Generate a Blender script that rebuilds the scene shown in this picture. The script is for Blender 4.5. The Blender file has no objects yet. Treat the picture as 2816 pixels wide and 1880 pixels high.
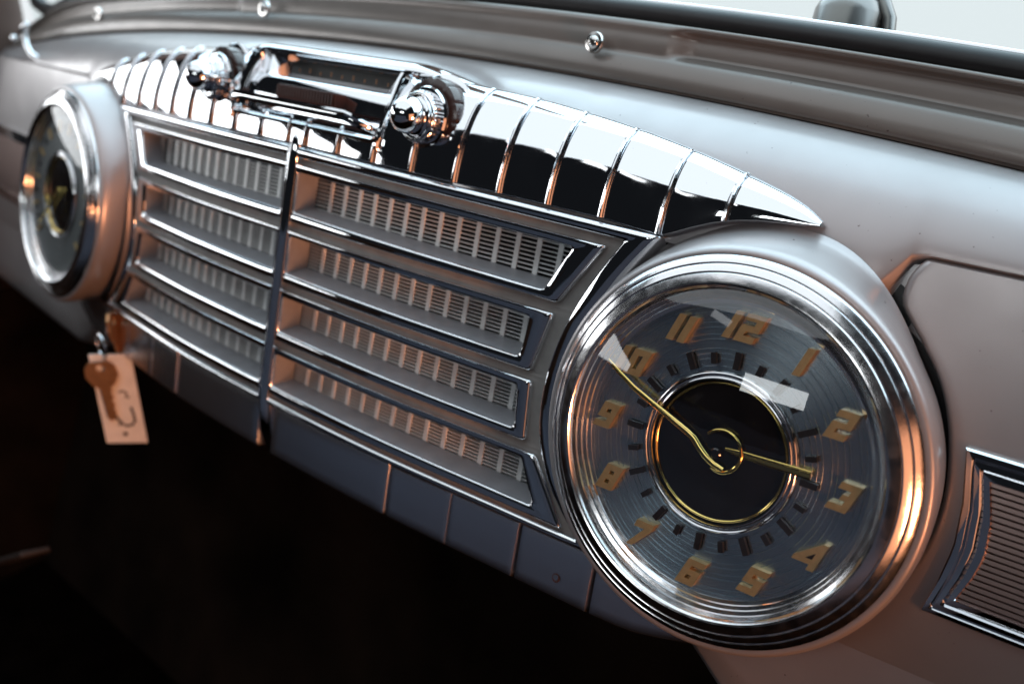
import bpy, math, random
import numpy as np
from mathutils import Matrix, Vector

random.seed(7)
rng = np.random.default_rng(7)
sc = bpy.context.scene
col = sc.collection

# ---------------------------------------------------------------- frame of the dashboard
# Everything is drawn in dashboard units (1 unit = 5 cm): x along the dash, y into it, z up its face.
# The face leans back by TILT against gravity.
U = 0.05
TILT = math.radians(16.0)
ROT = Matrix.Rotation(-TILT, 4, 'X')
ROT3 = np.array(ROT.to_3x3())


def WP(p):
    return Vector(ROT3 @ np.asarray(p, float)) * U


# ---------------------------------------------------------------- camera
CAM = np.array([8.96803, -6.76339, 2.16968])
RC = np.array([[0.735795, 0.654975, 0.172085], [0.269579, -0.050179, -0.961670], [-0.621235, 0.753983, -0.213488]])
cd = bpy.data.cameras.new('camera')
cam = bpy.data.objects.new('camera', cd)
col.objects.link(cam)
m = np.eye(4)
m[:3, 0] = ROT3 @ RC[0]
m[:3, 1] = -(ROT3 @ RC[1])
m[:3, 2] = -(ROT3 @ RC[2])
m[:3, 3] = np.array(WP(CAM))
cam.matrix_world = Matrix(m.tolist())
cd.lens = 34.594
cd.sensor_width = 36.0
cd.clip_start = 0.01
cd.clip_end = 100.0
cd.dof.use_dof = True
cd.dof.focus_distance = 0.398
cd.dof.aperture_fstop = 7.0
cd.dof.aperture_blades = 7
sc.camera = cam

# ---------------------------------------------------------------- world and lamps
world = bpy.data.worlds.new('World')
sc.world = world
world.use_nodes = True
world.node_tree.nodes['Background'].inputs[0].default_value = (0.55, 0.62, 0.75, 1)
world.node_tree.nodes['Background'].inputs[1].default_value = 0.012


def lamp(name, loc, target, sx, sy, L, color):
    """rectangular area lamp of radiance L, sizes in dash units, loc/target in dash coordinates"""
    ld = bpy.data.lights.new(name, 'AREA')
    ld.shape = 'RECTANGLE'
    ld.size = sx * U
    ld.size_y = sy * U
    ld.energy = L * math.pi * sx * sy * U * U
    ld.color = color
    o = bpy.data.objects.new(name, ld)
    col.objects.link(o)
    a, b = WP(loc), WP(target)
    o.visible_camera = True
    o.matrix_world = Matrix.Translation(a) @ (b - a).to_track_quat('-Z', 'Y').to_matrix().to_4x4()
    return o


def unrot(p):           # gravity-aligned coordinates -> dash coordinates
    return ROT3.T @ np.asarray(p, float)


lamp('overhead_daylight', unrot((0, 18.5, 15)), unrot((0, 18.5, 0)), 70, 35, 3.4, (0.66, 0.86, 1.0))
lamp('roof_opening_daylight', unrot((-4, -6.0, 15)), unrot((-4, -6.0, 0)), 28, 14, 1.22, (0.86, 0.94, 1.0))
lamp('windshield_daylight', unrot((0, 42, 12)), unrot((0, 0, 12)), 300, 90, 0.92, (0.92, 0.97, 1.0))
lamp('driver_window_daylight', (-23, -11.5, 2.2), (0, -11.5, 1.4), 24, 5.4, 4.5, (0.95, 0.98, 1.0))
lamp('rear_window_daylight', (6.5, -34, 7.2), (6.5, 0, 1), 13, 3.6, 5.5, (0.93, 0.98, 1.0))
lamp('quarter_window_daylight', (-9, -30, 17), (3, 0, 2), 5.0, 1.5, 1.7, (0.95, 0.98, 1.0))
lamp('warm_lamp', (20.0, -3.2, -2.8), (4.0, 0.0, -0.2), 3.4, 3.4, 108.0, (1.0, 0.37, 0.16))
lamp('warm_lamp_shade', (20.3, -6.5, -1.5), (4.0, 0.0, -0.2), 11, 13, 1.1, (1.0, 0.40, 0.20))

sc.view_settings.view_transform = 'Standard'
sc.view_settings.look = 'None'
sc.view_settings.exposure = 0.0
sc.view_settings.gamma = 1.0
sc.render.engine = 'CYCLES'
sc.cycles.use_denoising = True
sc.cycles.max_bounces = 12
sc.cycles.glossy_bounces = 8
sc.cycles.transparent_max_bounces = 12
sc.cycles.sample_clamp_indirect = 6.0
sc.cycles.caustics_reflective = False
sc.cycles.caustics_refractive = False


# ---------------------------------------------------------------- materials
def mat(name, base, rough=0.4, metal=0.0, coat=0.0, coat_rough=0.05, spec=0.5, var=0.0, rvar=0.0, scale=40.0,
        bump=0.0, bump_scale=400.0, spots=0.0, spot_col=(0.05, 0.03, 0.02), spot_scale=160.0, aniso=0.0):
    mt = bpy.data.materials.new(name)
    mt.use_nodes = True
    nt = mt.node_tree
    b = nt.nodes['Principled BSDF']
    b.inputs['Base Color'].default_value = (*base, 1)
    b.inputs['Roughness'].default_value = rough
    b.inputs['Metallic'].default_value = metal
    b.inputs['Coat Weight'].default_value = coat
    b.inputs['Coat Roughness'].default_value = coat_rough
    b.inputs['Specular IOR Level'].default_value = spec
    b.inputs['Anisotropic'].default_value = aniso
    tc = nt.nodes.new('ShaderNodeTexCoord')
    co = tc.outputs['Object']
    colsock = None
    if var > 0:
        n = nt.nodes.new('ShaderNodeTexNoise')
        n.inputs['Scale'].default_value = scale
        n.inputs['Detail'].default_value = 6
        nt.links.new(co, n.inputs['Vector'])
        r = nt.nodes.new('ShaderNodeMapRange')
        r.inputs[1].default_value = 0.3
        r.inputs[2].default_value = 0.7
        r.inputs[3].default_value = 1 - var
        r.inputs[4].default_value = 1 + var
        nt.links.new(n.outputs['Fac'], r.inputs[0])
        mx = nt.nodes.new('ShaderNodeVectorMath')
        mx.operation = 'SCALE'
        mx.inputs[0].default_value = base
        nt.links.new(r.outputs[0], mx.inputs['Scale'])
        colsock = mx.outputs[0]
    if spots > 0:
        v = nt.nodes.new('ShaderNodeTexNoise')
        v.inputs['Scale'].default_value = spot_scale
        v.inputs['Detail'].default_value = 3
        nt.links.new(co, v.inputs['Vector'])
        r = nt.nodes.new('ShaderNodeMapRange')
        r.inputs[1].default_value = 1 - spots
        r.inputs[2].default_value = 1 - spots + 0.04
        nt.links.new(v.outputs['Fac'], r.inputs[0])
        mx = nt.nodes.new('ShaderNodeMix')
        mx.data_type = 'RGBA'
        nt.links.new(r.outputs[0], mx.inputs[0])
        mx.inputs[6].default_value = (*base, 1)
        if colsock is not None:
            nt.links.new(colsock, mx.inputs[6])
        mx.inputs[7].default_value = (*spot_col, 1)
        colsock = mx.outputs[2]
    if colsock is not None:
        nt.links.new(colsock, b.inputs['Base Color'])
    if rvar > 0:
        n = nt.nodes.new('ShaderNodeTexNoise')
        n.inputs['Scale'].default_value = scale * 1.7
        n.inputs['Detail'].default_value = 8
        nt.links.new(co, n.inputs['Vector'])
        r = nt.nodes.new('ShaderNodeMapRange')
        r.inputs[1].default_value = 0.35
        r.inputs[2].default_value = 0.75
        r.inputs[3].default_value = max(0.0, rough - rvar)
        r.inputs[4].default_value = rough + rvar
        nt.links.new(n.outputs['Fac'], r.inputs[0])
        nt.links.new(r.outputs[0], b.inputs['Roughness'])
    if bump > 0:
        n = nt.nodes.new('ShaderNodeTexNoise')
        n.inputs['Scale'].default_value = bump_scale
        n.inputs['Detail'].default_value = 4
        nt.links.new(co, n.inputs['Vector'])
        bp = nt.nodes.new('ShaderNodeBump')
        bp.inputs['Strength'].default_value = bump
        bp.inputs['Distance'].default_value = 0.0006
        nt.links.new(n.outputs['Fac'], bp.inputs['Height'])
        nt.links.new(bp.outputs[0], b.inputs['Normal'])
    return mt


def radial_brush(mt):
    nt = mt.node_tree
    t = nt.nodes.new('ShaderNodeTangent')
    t.direction_type = 'RADIAL'
    t.axis = 'Y'
    nt.nodes['Principled BSDF'].inputs['Anisotropic Rotation'].default_value = 0.25
    nt.links.new(t.outputs[0], nt.nodes['Principled BSDF'].inputs['Tangent'])


def glass_mat(name, tint=(1, 1, 1), r0=0.095):
    mt = bpy.data.materials.new(name)
    mt.use_nodes = True
    nt = mt.node_tree
    nt.nodes.remove(nt.nodes['Principled BSDF'])
    out = nt.nodes['Material Output']
    tr = nt.nodes.new('ShaderNodeBsdfTransparent')
    tr.inputs[0].default_value = (*tint, 1)
    gl = nt.nodes.new('ShaderNodeBsdfGlossy')
    gl.inputs['Roughness'].default_value = 0.0
    lw = nt.nodes.new('ShaderNodeLayerWeight')
    lw.inputs[0].default_value = 0.5
    pw = nt.nodes.new('ShaderNodeMath')
    pw.operation = 'POWER'
    pw.inputs[1].default_value = 5.0
    nt.links.new(lw.outputs['Facing'], pw.inputs[0])
    fr = nt.nodes.new('ShaderNodeMapRange')
    fr.inputs[3].default_value = r0
    fr.inputs[4].default_value = 1.0
    nt.links.new(pw.outputs[0], fr.inputs[0])
    mx = nt.nodes.new('ShaderNodeMixShader')
    nt.links.new(fr.outputs[0], mx.inputs[0])
    nt.links.new(tr.outputs[0], mx.inputs[1])
    nt.links.new(gl.outputs[0], mx.inputs[2])
    nt.links.new(mx.outputs[0], out.inputs[0])
    return mt


M = dict(
    paint=mat('satin_lilac_grey_paint', (0.43, 0.40, 0.40), 0.40, 0.50, 0.5, 0.18, var=0.05, rvar=0.05, scale=25, bump=0.02,
              bump_scale=900, spots=0.272, spot_scale=420, spot_col=(0.12, 0.09, 0.08)),
    taupe=mat('taupe_moulding_paint', (0.19, 0.165, 0.148), 0.38, 0.35, 0.5, 0.2, var=0.05, rvar=0.05, scale=25, bump=0.02,
              bump_scale=900, spots=0.272, spot_scale=420, spot_col=(0.08, 0.06, 0.05)),
    groove=mat('grille_grey_paint', (0.30, 0.28, 0.265), 0.6, var=0.12, scale=120, bump=0.1, bump_scale=1500),
    well=mat('grille_well_paint', (0.29, 0.30, 0.325), 0.34, spec=0.7, var=0.12, scale=90, bump=0.08, bump_scale=900),
    chrome=mat('polished_chrome', (0.83, 0.84, 0.86), 0.045, 1.0, rvar=0.04, scale=45, bump=0.012, bump_scale=260,
               spots=0.25, spot_scale=700, spot_col=(0.45, 0.42, 0.40)),
    worn=mat('worn_chrome', (0.80, 0.80, 0.82), 0.13, 1.0, rvar=0.07, scale=160, bump=0.05, bump_scale=900),
    bezel=mat('bezel_chrome', (0.84, 0.83, 0.84), 0.19, 1.0, rvar=0.05, scale=120, bump=0.03, bump_scale=700),
    trim=mat('brushed_lower_trim', (0.74, 0.76, 0.82), 0.26, 1.0),
    vent=mat('brown_tinted_vent_metal', (0.33, 0.24, 0.22), 0.34, 1.0),
    slat=mat('silver_mesh', (0.90, 0.91, 0.90), 0.34, 0.15, var=0.08, scale=90),
    dark=mat('black_recess', (0.012, 0.011, 0.010), 0.8),
    dial=mat('brushed_aluminium_dial', (0.58, 0.67, 0.72), 0.26, 1.0, aniso=0.75),
    dialdark=mat('speedometer_dial', (0.15, 0.17, 0.175), 0.4, 0.3),
    black=mat('gloss_black_enamel', (0.006, 0.006, 0.007), 0.08, 0.0, 0.6, 0.03, var=0.3, scale=80),
    gold=mat('gold_numeral', (0.80, 0.59, 0.29), 0.30, 0.75, var=0.1, scale=300),
    brass=mat('polished_brass', (0.88, 0.66, 0.22), 0.12, 1.0),
    tick=mat('black_tick', (0.012, 0.012, 0.014), 0.35),
    glass=glass_mat('clock_glass'),
    pane=glass_mat('windshield_pane', (0.93, 0.98, 0.97), 0.05),
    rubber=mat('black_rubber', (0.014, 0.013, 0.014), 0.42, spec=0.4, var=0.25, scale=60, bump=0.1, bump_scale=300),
    bakelite=mat('brown_bakelite', (0.028, 0.011, 0.008), 0.25, 0.0, 0.25, 0.1),
    button=mat('matt_brown_plastic', (0.045, 0.014, 0.010), 0.5, spec=0.25),
    radio_dial=mat('radio_dial_plate', (0.05, 0.048, 0.045), 0.35),
    radio_mark=mat('amber_dial_mark', (0.50, 0.20, 0.06), 0.5),
    key=mat('dull_brass_key', (0.50, 0.27, 0.13), 0.38, 0.7, var=0.15, scale=200),
    card=mat('pale_card_tag', (0.92, 0.90, 0.85), 0.75, var=0.06, scale=120, bump=0.1, bump_scale=900),
    ink=mat('black_ink', (0.01, 0.01, 0.012), 0.6),
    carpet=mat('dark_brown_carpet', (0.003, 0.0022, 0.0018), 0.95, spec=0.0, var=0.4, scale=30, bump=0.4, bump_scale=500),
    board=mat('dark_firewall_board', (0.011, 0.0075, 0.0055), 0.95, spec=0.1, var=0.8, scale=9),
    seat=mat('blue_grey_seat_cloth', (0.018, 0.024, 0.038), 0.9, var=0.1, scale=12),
    brown=mat('brown_pillar_trim', (0.085, 0.05, 0.038), 0.6, var=0.2, scale=20),
    pedal=mat('dark_brown_rubber', (0.03, 0.02, 0.016), 0.7),
    joint=mat('rusty_joint', (0.035, 0.018, 0.011), 0.85, var=0.5, scale=60),
    steel=mat('dull_dark_steel', (0.22, 0.20, 0.19), 0.28, 1.0),
    screw=mat('screw_steel', (0.75, 0.72, 0.69), 0.18, 1.0),
    hole=mat('rusty_hole', (0.05, 0.015, 0.008), 0.9),
)


radial_brush(M['dial'])

# ---------------------------------------------------------------- mesh helpers (all coordinates in dash units)
class Thing:
    def __init__(self, name, base, label=None, category=None, group=None, kind=None):
        self.base = np.asarray(base, float)
        o = bpy.data.objects.new(name, None)
        o.empty_display_size = 0.02
        o.matrix_world = Matrix.Translation(WP(base)) @ ROT
        col.objects.link(o)
        tag(o, label, category, group, kind)
        self.o = o


def tag(o, label=None, category=None, group=None, kind=None):
    if label: o['label'] = label
    if category: o['category'] = category
    if group: o['group'] = group
    if kind: o['kind'] = kind
    return o


class MB:
    """collects vertices and faces of ONE mesh"""
    def __init__(self):
        self.v, self.f, self.mi = [], [], []

    def add(self, verts, faces, mi=0):
        o = len(self.v)
        self.v += [tuple(map(float, p)) for p in verts]
        for q in faces:
            self.f.append([o + i for i in q])
            self.mi.append(mi)
        return self

    def grid(self, G, closed_u=False, closed_v=False, mi=0):
        G = np.asarray(G, float)
        a, b = G.shape[:2]
        fs = []
        for i in range(a if closed_u else a - 1):
            for j in range(b if closed_v else b - 1):
                i2, j2 = (i + 1) % a, (j + 1) % b
                fs.append((i * b + j, i2 * b + j, i2 * b + j2, i * b + j2))
        return self.add(G.reshape(-1, 3), fs, mi)

    def box(self, c, s, fr=None, mi=0, taper=1.0):
        c = np.asarray(c, float)
        e = np.eye(3) if fr is None else np.asarray(fr, float)
        v = []
        for k in (-1, 1):
            t = 1.0 if k < 0 else taper
            for (i, j) in ((-1, -1), (1, -1), (1, 1), (-1, 1)):
                v.append(c + e[0] * i * s[0] / 2 * t + e[1] * j * s[1] / 2 * t + e[2] * k * s[2] / 2)
        return self.add(v, [(3, 2, 1, 0), (4, 5, 6, 7), (0, 1, 5, 4), (1, 2, 6, 5), (2, 3, 7, 6), (3, 0, 4, 7)], mi)

    def lathe(self, prof, c, fr, n=96, mi=0, rfun=None):
        th = np.linspace(0, 2 * math.pi, n, endpoint=False)
        G = []
        for k, (r, h) in enumerate(prof):
            rr = np.array([rfun(k, r, t) for t in th]) if rfun else np.full(n, r)
            G.append(np.asarray(c) + np.outer(rr * np.sin(th), fr[0]) + np.outer(rr * np.cos(th), fr[1]) + h * np.asarray(fr[2]))
        return self.grid(np.array(G), closed_v=True, mi=mi)

    def tube(self, path, rad, n=10, flat=1.0, mi=0, up=(0, 0, 1), cap=True):
        path = np.asarray(path, float)
        k = len(path)
        rad = np.full(k, rad) if np.isscalar(rad) else np.asarray(rad, float)
        G = []
        th = np.linspace(0, 2 * math.pi, n, endpoint=False)
        for i in range(k):
            t = path[min(i + 1, k - 1)] - path[max(i - 1, 0)]
            t = t / (np.linalg.norm(t) + 1e-12)
            s = np.cross(t, up)
            if np.linalg.norm(s) < 1e-4: s = np.cross(t, (0, 1, 0))
            s = s / np.linalg.norm(s)
            w = np.cross(s, t)
            G.append(path[i] + rad[i] * (np.outer(np.cos(th), s) + flat * np.outer(np.sin(th), w)))
        self.grid(np.array(G), closed_v=True, mi=mi)
        if cap:
            self.add(G[0], [tuple(range(n))[::-1]], mi)
            self.add(G[-1], [tuple(range(n))], mi)
        return self

    def prism(self, poly, c, fr, h0, h1, mi=0):
        n = len(poly)
        c = np.asarray(c, float)
        a = [c + fr[0] * p[0] + fr[1] * p[1] + fr[2] * h0 for p in poly]
        b = [c + fr[0] * p[0] + fr[1] * p[1] + fr[2] * h1 for p in poly]
        return self.add(a + b, [tuple(range(n))[::-1], tuple(range(n, 2 * n))] + [(i, (i + 1) % n, n + (i + 1) % n, n + i) for i in range(n)], mi)

    def build(self, name, mats, thing=None, parent=None, smooth=True, angle=35.0, bevel=0.0, merge=True):
        base = thing.base if thing else np.zeros(3)
        me = bpy.data.meshes.new(name)
        me.from_pydata([tuple((np.array(p) - base) * U) for p in self.v], [], self.f)
        mats = mats if isinstance(mats, (list, tuple)) else [mats]
        for x in mats: me.materials.append(M[x])
        me.polygons.foreach_set('material_index', self.mi)
        if merge:
            import bmesh
            bm = bmesh.new()
            bm.from_mesh(me)
            bmesh.ops.remove_doubles(bm, verts=bm.verts, dist=2e-6)
            bmesh.ops.recalc_face_normals(bm, faces=bm.faces)
            bm.to_mesh(me)
            bm.free()
        if smooth:
            me.polygons.foreach_set('use_smooth', [True] * len(me.polygons))
            me.set_sharp_from_angle(angle=math.radians(angle))
        me.update()
        o = bpy.data.objects.new(name, me)
        col.objects.link(o)
        if parent is not None: o.parent = parent
        elif thing is not None: o.parent = thing.o
        else: o.matrix_world = ROT.copy()
        if bevel > 0:
            bv = o.modifiers.new('edge', 'BEVEL')
            bv.width = bevel * U
            bv.segments = 2
            bv.limit_method = 'ANGLE'
            bv.angle_limit = math.radians(40)
        return o


def link_copy(o, thing=None, parent=None, offset=(0, 0, 0)):
    c = o.copy()
    col.objects.link(c)
    c.parent = parent if parent is not None else thing.o
    c.location = Vector(offset) * U
    return c


def smoothstep(a, b, x):
    t = np.clip((np.asarray(x, float) - a) / (b - a), 0, 1)
    return t * t * (3 - 2 * t)


EX, EY, EZ = np.eye(3)
_gx = [0, 1, 1.8, 2.36, 2.89, 3.43, 3.98, 4.54, 5.07, 6, 8, 14]
_gy = [-.11, -.095, -.06, -.01, .05, .12, .18, .25, .31, .42, .66, 1.38]


def yg(x):
    """plan curve of the grille face"""
    x = np.abs(np.asarray(x, float))
    return sum(np.interp(x + d, _gx, _gy) if d + 0 >= 0 else np.interp(np.abs(x + d), _gx, _gy) for d in (-.3, -.15, 0, .15, .3)) / 5


A_CL, PHI = 5.6456, 0.08557


def gauge_frame(s):
    return np.array([[math.cos(PHI), s * math.sin(PHI), 0], [0, 0, 1.0], [s * math.sin(PHI), -math.cos(PHI), 0]])


# ================================================================= LARGE STRUCTURE
# ---- footwell, door, seat: dark surroundings that the chrome reflects
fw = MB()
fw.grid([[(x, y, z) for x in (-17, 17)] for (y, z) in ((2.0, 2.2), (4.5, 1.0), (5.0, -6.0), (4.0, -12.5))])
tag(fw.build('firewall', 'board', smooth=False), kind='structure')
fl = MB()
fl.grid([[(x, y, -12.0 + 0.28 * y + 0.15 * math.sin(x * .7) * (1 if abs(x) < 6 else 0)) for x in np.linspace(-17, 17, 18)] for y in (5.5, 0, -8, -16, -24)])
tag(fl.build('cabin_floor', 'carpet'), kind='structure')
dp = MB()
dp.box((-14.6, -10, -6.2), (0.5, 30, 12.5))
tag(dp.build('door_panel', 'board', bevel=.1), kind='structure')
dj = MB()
dj.box((14.0, 0.40, -2.0), (0.5, 4.9, 15.0))  # unseen box added to keep the warm lamp off the glove box door
tag(dj.build('side_light_blocker', 'board', bevel=.1), kind='structure')
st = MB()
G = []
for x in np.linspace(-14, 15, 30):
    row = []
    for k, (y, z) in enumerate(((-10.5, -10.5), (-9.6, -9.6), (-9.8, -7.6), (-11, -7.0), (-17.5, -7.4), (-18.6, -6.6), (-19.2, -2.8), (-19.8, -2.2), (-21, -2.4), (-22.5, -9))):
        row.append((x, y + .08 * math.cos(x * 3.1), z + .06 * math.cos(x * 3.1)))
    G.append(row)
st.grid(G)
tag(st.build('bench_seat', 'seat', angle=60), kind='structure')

# ---- painted dashboard
def K_pt(x): return np.array([1.20 + .003 * x * x, 2.775 - .0062 * x * x])


def yf(x): return yg(x) + .1


def roll(x, t):
    """upper panel section: from the face (t=0) over the roll to the crease under the moulding (t=1)"""
    w = float(smoothstep(6.25, 6.5, abs(x)))
    P0 = np.array([yf(x) + .12 * w, 1.40 + .355 * w]); P3 = K_pt(x)
    P1 = np.array([yf(x) + .02 + .09 * w, 2.05 - .003 * x * x]); P2 = np.array([yf(x) + .35, P3[1] - .14])
    q = float(smoothstep(2.25, 1.6, abs(x)))
    P0 = P0 * (1 - q) + np.array([.62, 1.40]) * q
    P1 = P1 * (1 - q) + np.array([.56, 2.30]) * q
    P2 = P2 * (1 - q) + np.array([.74, 2.66]) * q
    s = 1 - t
    return s ** 3 * P0 + 3 * s * s * t * P1 + 3 * s * t * t * P2 + t ** 3 * P3


dash = Thing('dashboard', (0, .6, -2.2), 'lilac grey painted steel dashboard with rolled top and two round gauge pods', 'dashboard')
xs = np.concatenate([np.linspace(-12.5, -4.2, 40), np.linspace(-4.0, 4.0, 24), np.linspace(4.2, 12.5, 60)])
G = []
for x in xs:
    lo = float(smoothstep(5.0, 6.3, abs(x))) * -.72
    row = [(x, yf(x) + .75, -1.86 + lo), (x, yf(x) + .42, -1.82 + lo), (x, yf(x) + .22, -1.75 + lo), (x, yf(x) + .16, -1.65 + lo)]
    deep = .55 * float(smoothstep(4.75, 4.5, abs(x)))
    row = [(a, b + deep, c_) for a, b, c_ in row]
    for z in np.linspace(-1.5 + lo * .8, 1.2, 12): row.append((x, yf(x) + .16 + deep, z))
    w = float(smoothstep(6.25, 6.5, abs(x)))
    row.append((x, yf(x) + .10 + .14 * w + deep * .9, 1.33 + .38 * w))
    for t in np.linspace(0.02, 1, 26):
        y, z = roll(x, t); row.append((x, y, z))
    y, z = K_pt(x)
    row += [(x, y + .06, z - .02), (x, y + .10, z - .12)]
    G.append(row)
mb = MB().grid(G)
mb.build('upper_panel', 'paint', dash, angle=50)


def pod(s):
    fr = gauge_frame(s); c = np.array([s * A_CL, 0, 0])
    prof = [(1.49, .03), (1.52, .052), (1.54, .055), (1.555, .045), (1.562, .02), (1.565, -.03), (1.567, -.12), (1.575, -.22), (1.60, -.32), (1.66, -.41), (1.76, -.47), (1.90, -.50)]

    def rf(k, r, t):
        # t=0 is up; the fairing flares out over the top only
        a = math.atan2(math.sin(t) * s, math.cos(t))
        w = float(smoothstep(1.30, .50, abs(a + .38)))
        base = (1.49, 1.52, 1.55, 1.574, 1.588, 1.596, 1.590, 1.576, 1.562, 1.548, 1.538, 1.53)[k]
        top = min(r, 1.57) + (0, 0, .004, .01, .022, .04, .065, .09, .115, .14, .17, .20)[k]
        return base + w * (top - base)
    mb = MB().lathe(prof, c, fr, 160, rfun=rf)
    return mb.build('gauge_pod', 'paint', dash, angle=60)


pod(1); pod(-1)
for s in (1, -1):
    MB().lathe([(1.46, -.55), (1.50, -.66), (1.62, -.68), (1.72, -.70)], (s * A_CL, 0, 0), gauge_frame(s), 96).build('pod_gap_shade', 'rubber', dash)  # black ring painting the shade in the gap around the pod


def glove(s, name, label):
    """door panel beside a gauge; its inner edge follows the pod"""
    zt, zb = 1.742, -2.35
    def xl(z):
        r = 1.512 + .045 * float(smoothstep(.3, 1.1, z))
        circ = 5.60 + math.sqrt(max(r * r - z * z, 0.0)) if abs(z) < r else 5.60
        if z > 1.12:
            c = np.interp(z, [1.12, 1.25, 1.389, 1.47, 1.557, 1.65, 1.742], [6.70, 6.57, 6.455, 6.45, 6.455, 6.485, 6.55])
            return c
        if z < -1.30:
            return np.interp(-z, [1.30, 1.45, 1.53, 1.6, 1.75, 2.4], [6.45, 6.43, 6.42, 6.415, 6.41, 6.41])
        return circ
    zs = np.concatenate([[zt + .0], zt - np.array([.02, .06, .12]), np.linspace(1.57, -1.75, 50), [-1.95, -2.15, -2.28, zb]])
    off = np.array([.0, .0, .012, .035, .07, .14, .3, .6, 1.0, 1.6, 2.4, 3.4, 4.6, 5.8])
    dep = np.array([-.22, -.06, -.02, -.004, .0, .0, 0, 0, 0, 0, 0, 0, 0, 0])
    G = []
    for z in zs:
        row = []
        x0 = xl(z)
        top = (.032 if z > 0 else .075) * z * z + (.05 if z == zt else 0)
        bot = 0.0
        for o_, d_ in zip(off, dep):
            x = x0 + o_
            row.append((s * x, yf(x) + .02 - d_ * 1.0 + top + bot, z))
        G.append(row)
    mb = MB().grid(G)
    o = mb.build(name, 'paint', dash, angle=55)
    o['label'] = label
    return o


glove(1, 'glove_box_door', 'painted glove box door right of the clock')
glove(-1, 'side_panel', 'painted panel left of the speedometer')

# ---- windshield moulding, seal, glass
wm = Thing('windshield_moulding', (0, 1.3, 2.75), 'grey painted windshield moulding with pressed channel and screws above the dashboard', 'moulding')


def z_rub(x):
    x = abs(x)
    return 3.39 - .0055 * x * x - .045 * max(0, x - 8.5) ** 2


def y_m(x): return 1.16 + .003 * x * x


G = []
for x in np.concatenate([np.linspace(-11.6, -4.0, 40), np.linspace(-3.95, -3.4, 24), np.linspace(-3.3, 3.3, 28), np.linspace(3.4, 3.95, 24), np.linspace(4.0, 11.6, 40)]):
    zc, zr = K_pt(x)[1] - .03, z_rub(x)
    H = zr - zc
    ch = float(smoothstep(3.5, 3.82, abs(x)))
    row = [(x, y_m(x) + .22, zc - .02), (x, y_m(x) + .12, zc - .005)]
    for t in np.linspace(0.0, 1.0, 34):
        d = .055 * math.sin(math.pi * min(t / .52, 1.0)) ** .8 if t < .52 else 0.0     # lower roll
        d += .06 * (1 - min(t / .10, 1)) * -1.0
        d += .025 * math.exp(-((t - .93) / .07) ** 2)
        up = .018 * math.sin(math.pi * (t - .52) / .48) if t > .52 else 0.0
        rec = -.10 * float(smoothstep(.50, .60, t)) * float(smoothstep(.97, .86, t)) * ch
        row.append((x, y_m(x) + .05 + .12 * t - d - up - rec, zc + H * t))
    row += [(x, y_m(x) + .23, zr + .012), (x, y_m(x) + .40, zr - .02)]
    G.append(row)
MB().grid(G).build('moulding_body', 'taupe', wm, angle=60)


def screw(x, z, y):
    c = np.array([x, y, z]); fr = np.array([EX, EZ, -EY])
    mb = MB()
    mb.lathe([(.105, -.03), (.105, .0), (.098, .012), (.07, .016), (.068, .006)], c, fr, 28)
    mb.lathe([(.066, .004), (.064, .016), (.05, .030), (.03, .037), (.0, .039)], c, fr, 28)
    o = mb.build('screw', 'screw', wm, angle=40)
    mk = MB()
    for a in (.4, .4 + math.pi / 2):
        e = np.array([math.cos(a), 0, math.sin(a)]); f2 = np.array([-math.sin(a), 0, math.cos(a)])
        mk.box(c + np.array([0, -.040 - .002 * (a > 1), 0]), (.066, .014, .006), np.array([e, f2, -EY]))
    mk.build('cross_slot', 'dark', wm, parent=o, smooth=False)


screw(2.79, 3.07, 1.165); screw(-2.79, 3.07, 1.165); screw(-7.8, 2.73, 1.36); screw(7.8, 2.73, 1.36)
# rusty joint between dashboard roll and moulding
G = []
for x in np.linspace(-11.8, 11.8, 80):
    y, z = K_pt(x)
    G.append([(x, y - .02, z + .005), (x, y - .01, z + .028), (x, y + .05, z + .035), (x, y + .12, z + .01)])
MB().grid(G).build('joint_strip', 'joint', wm)

seal = Thing('windshield_seal', (0, 1.5, 3.4), 'black rubber seal running along the bottom edge of the windshield', 'seal')
for s in (-1, 1):
    path = [(s * x, y_m(x) + .36, z_rub(x) + .085) for x in np.linspace(.35, 10.4, 60)]
    x, y, z = path[-1]
    path += [(s * 10.9, y + .02, z + .01), (s * 11.3, y + .05, z + .10), (s * 11.6, y + .08, z + .35), (s * 11.8, y + .1, z + .8), (s * 11.9, y + .1, z + 2.0)]
    mb = MB()
    th = np.linspace(0, 2 * math.pi, 20, endpoint=False)
    G = []
    for i, P in enumerate(path):
        P = np.array(P)
        t = np.array(path[min(i + 1, len(path) - 1)]) - np.array(path[max(i - 1, 0)]); t /= np.linalg.norm(t)
        nrm = np.cross(t, EY) * -s; nrm /= np.linalg.norm(nrm)
        if nrm[2] < -.1: nrm = -nrm
        sec = []
        for a in th:
            q = .15 * math.cos(a) * EY * -1 + .125 * math.sin(a) * nrm
            if math.sin(a) > .2 and abs(math.cos(a)) < .75: q = q - nrm * .03 * (1 if math.cos(a) < 0.3 else 0)
            sec.append(P + q)
        G.append(sec)
    mb.grid(G, closed_v=True).build('seal_strip', 'rubber', seal, angle=70)
    bd = [np.array(p) + np.array([0, .02, .125]) for p in path[:58]]
    MB().tube(bd, .026, 8).build('bright_bead', 'worn', seal)

wg = Thing('windshield_glass', (0, 1.6, 3.5), 'clear windshield glass with pale daylight behind it', 'windshield')
for s in (-1, 1):
    G = []
    for x in np.linspace(.4, 11.5, 24):
        G.append([(s * x, y_m(x) + .42 - .45 * k * 1.6, z_rub(x) + .13 + 1.6 * k) for k in np.linspace(0, 3, 5)])
    MB().grid(G).build('glass_pane', 'pane', wg)

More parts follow.
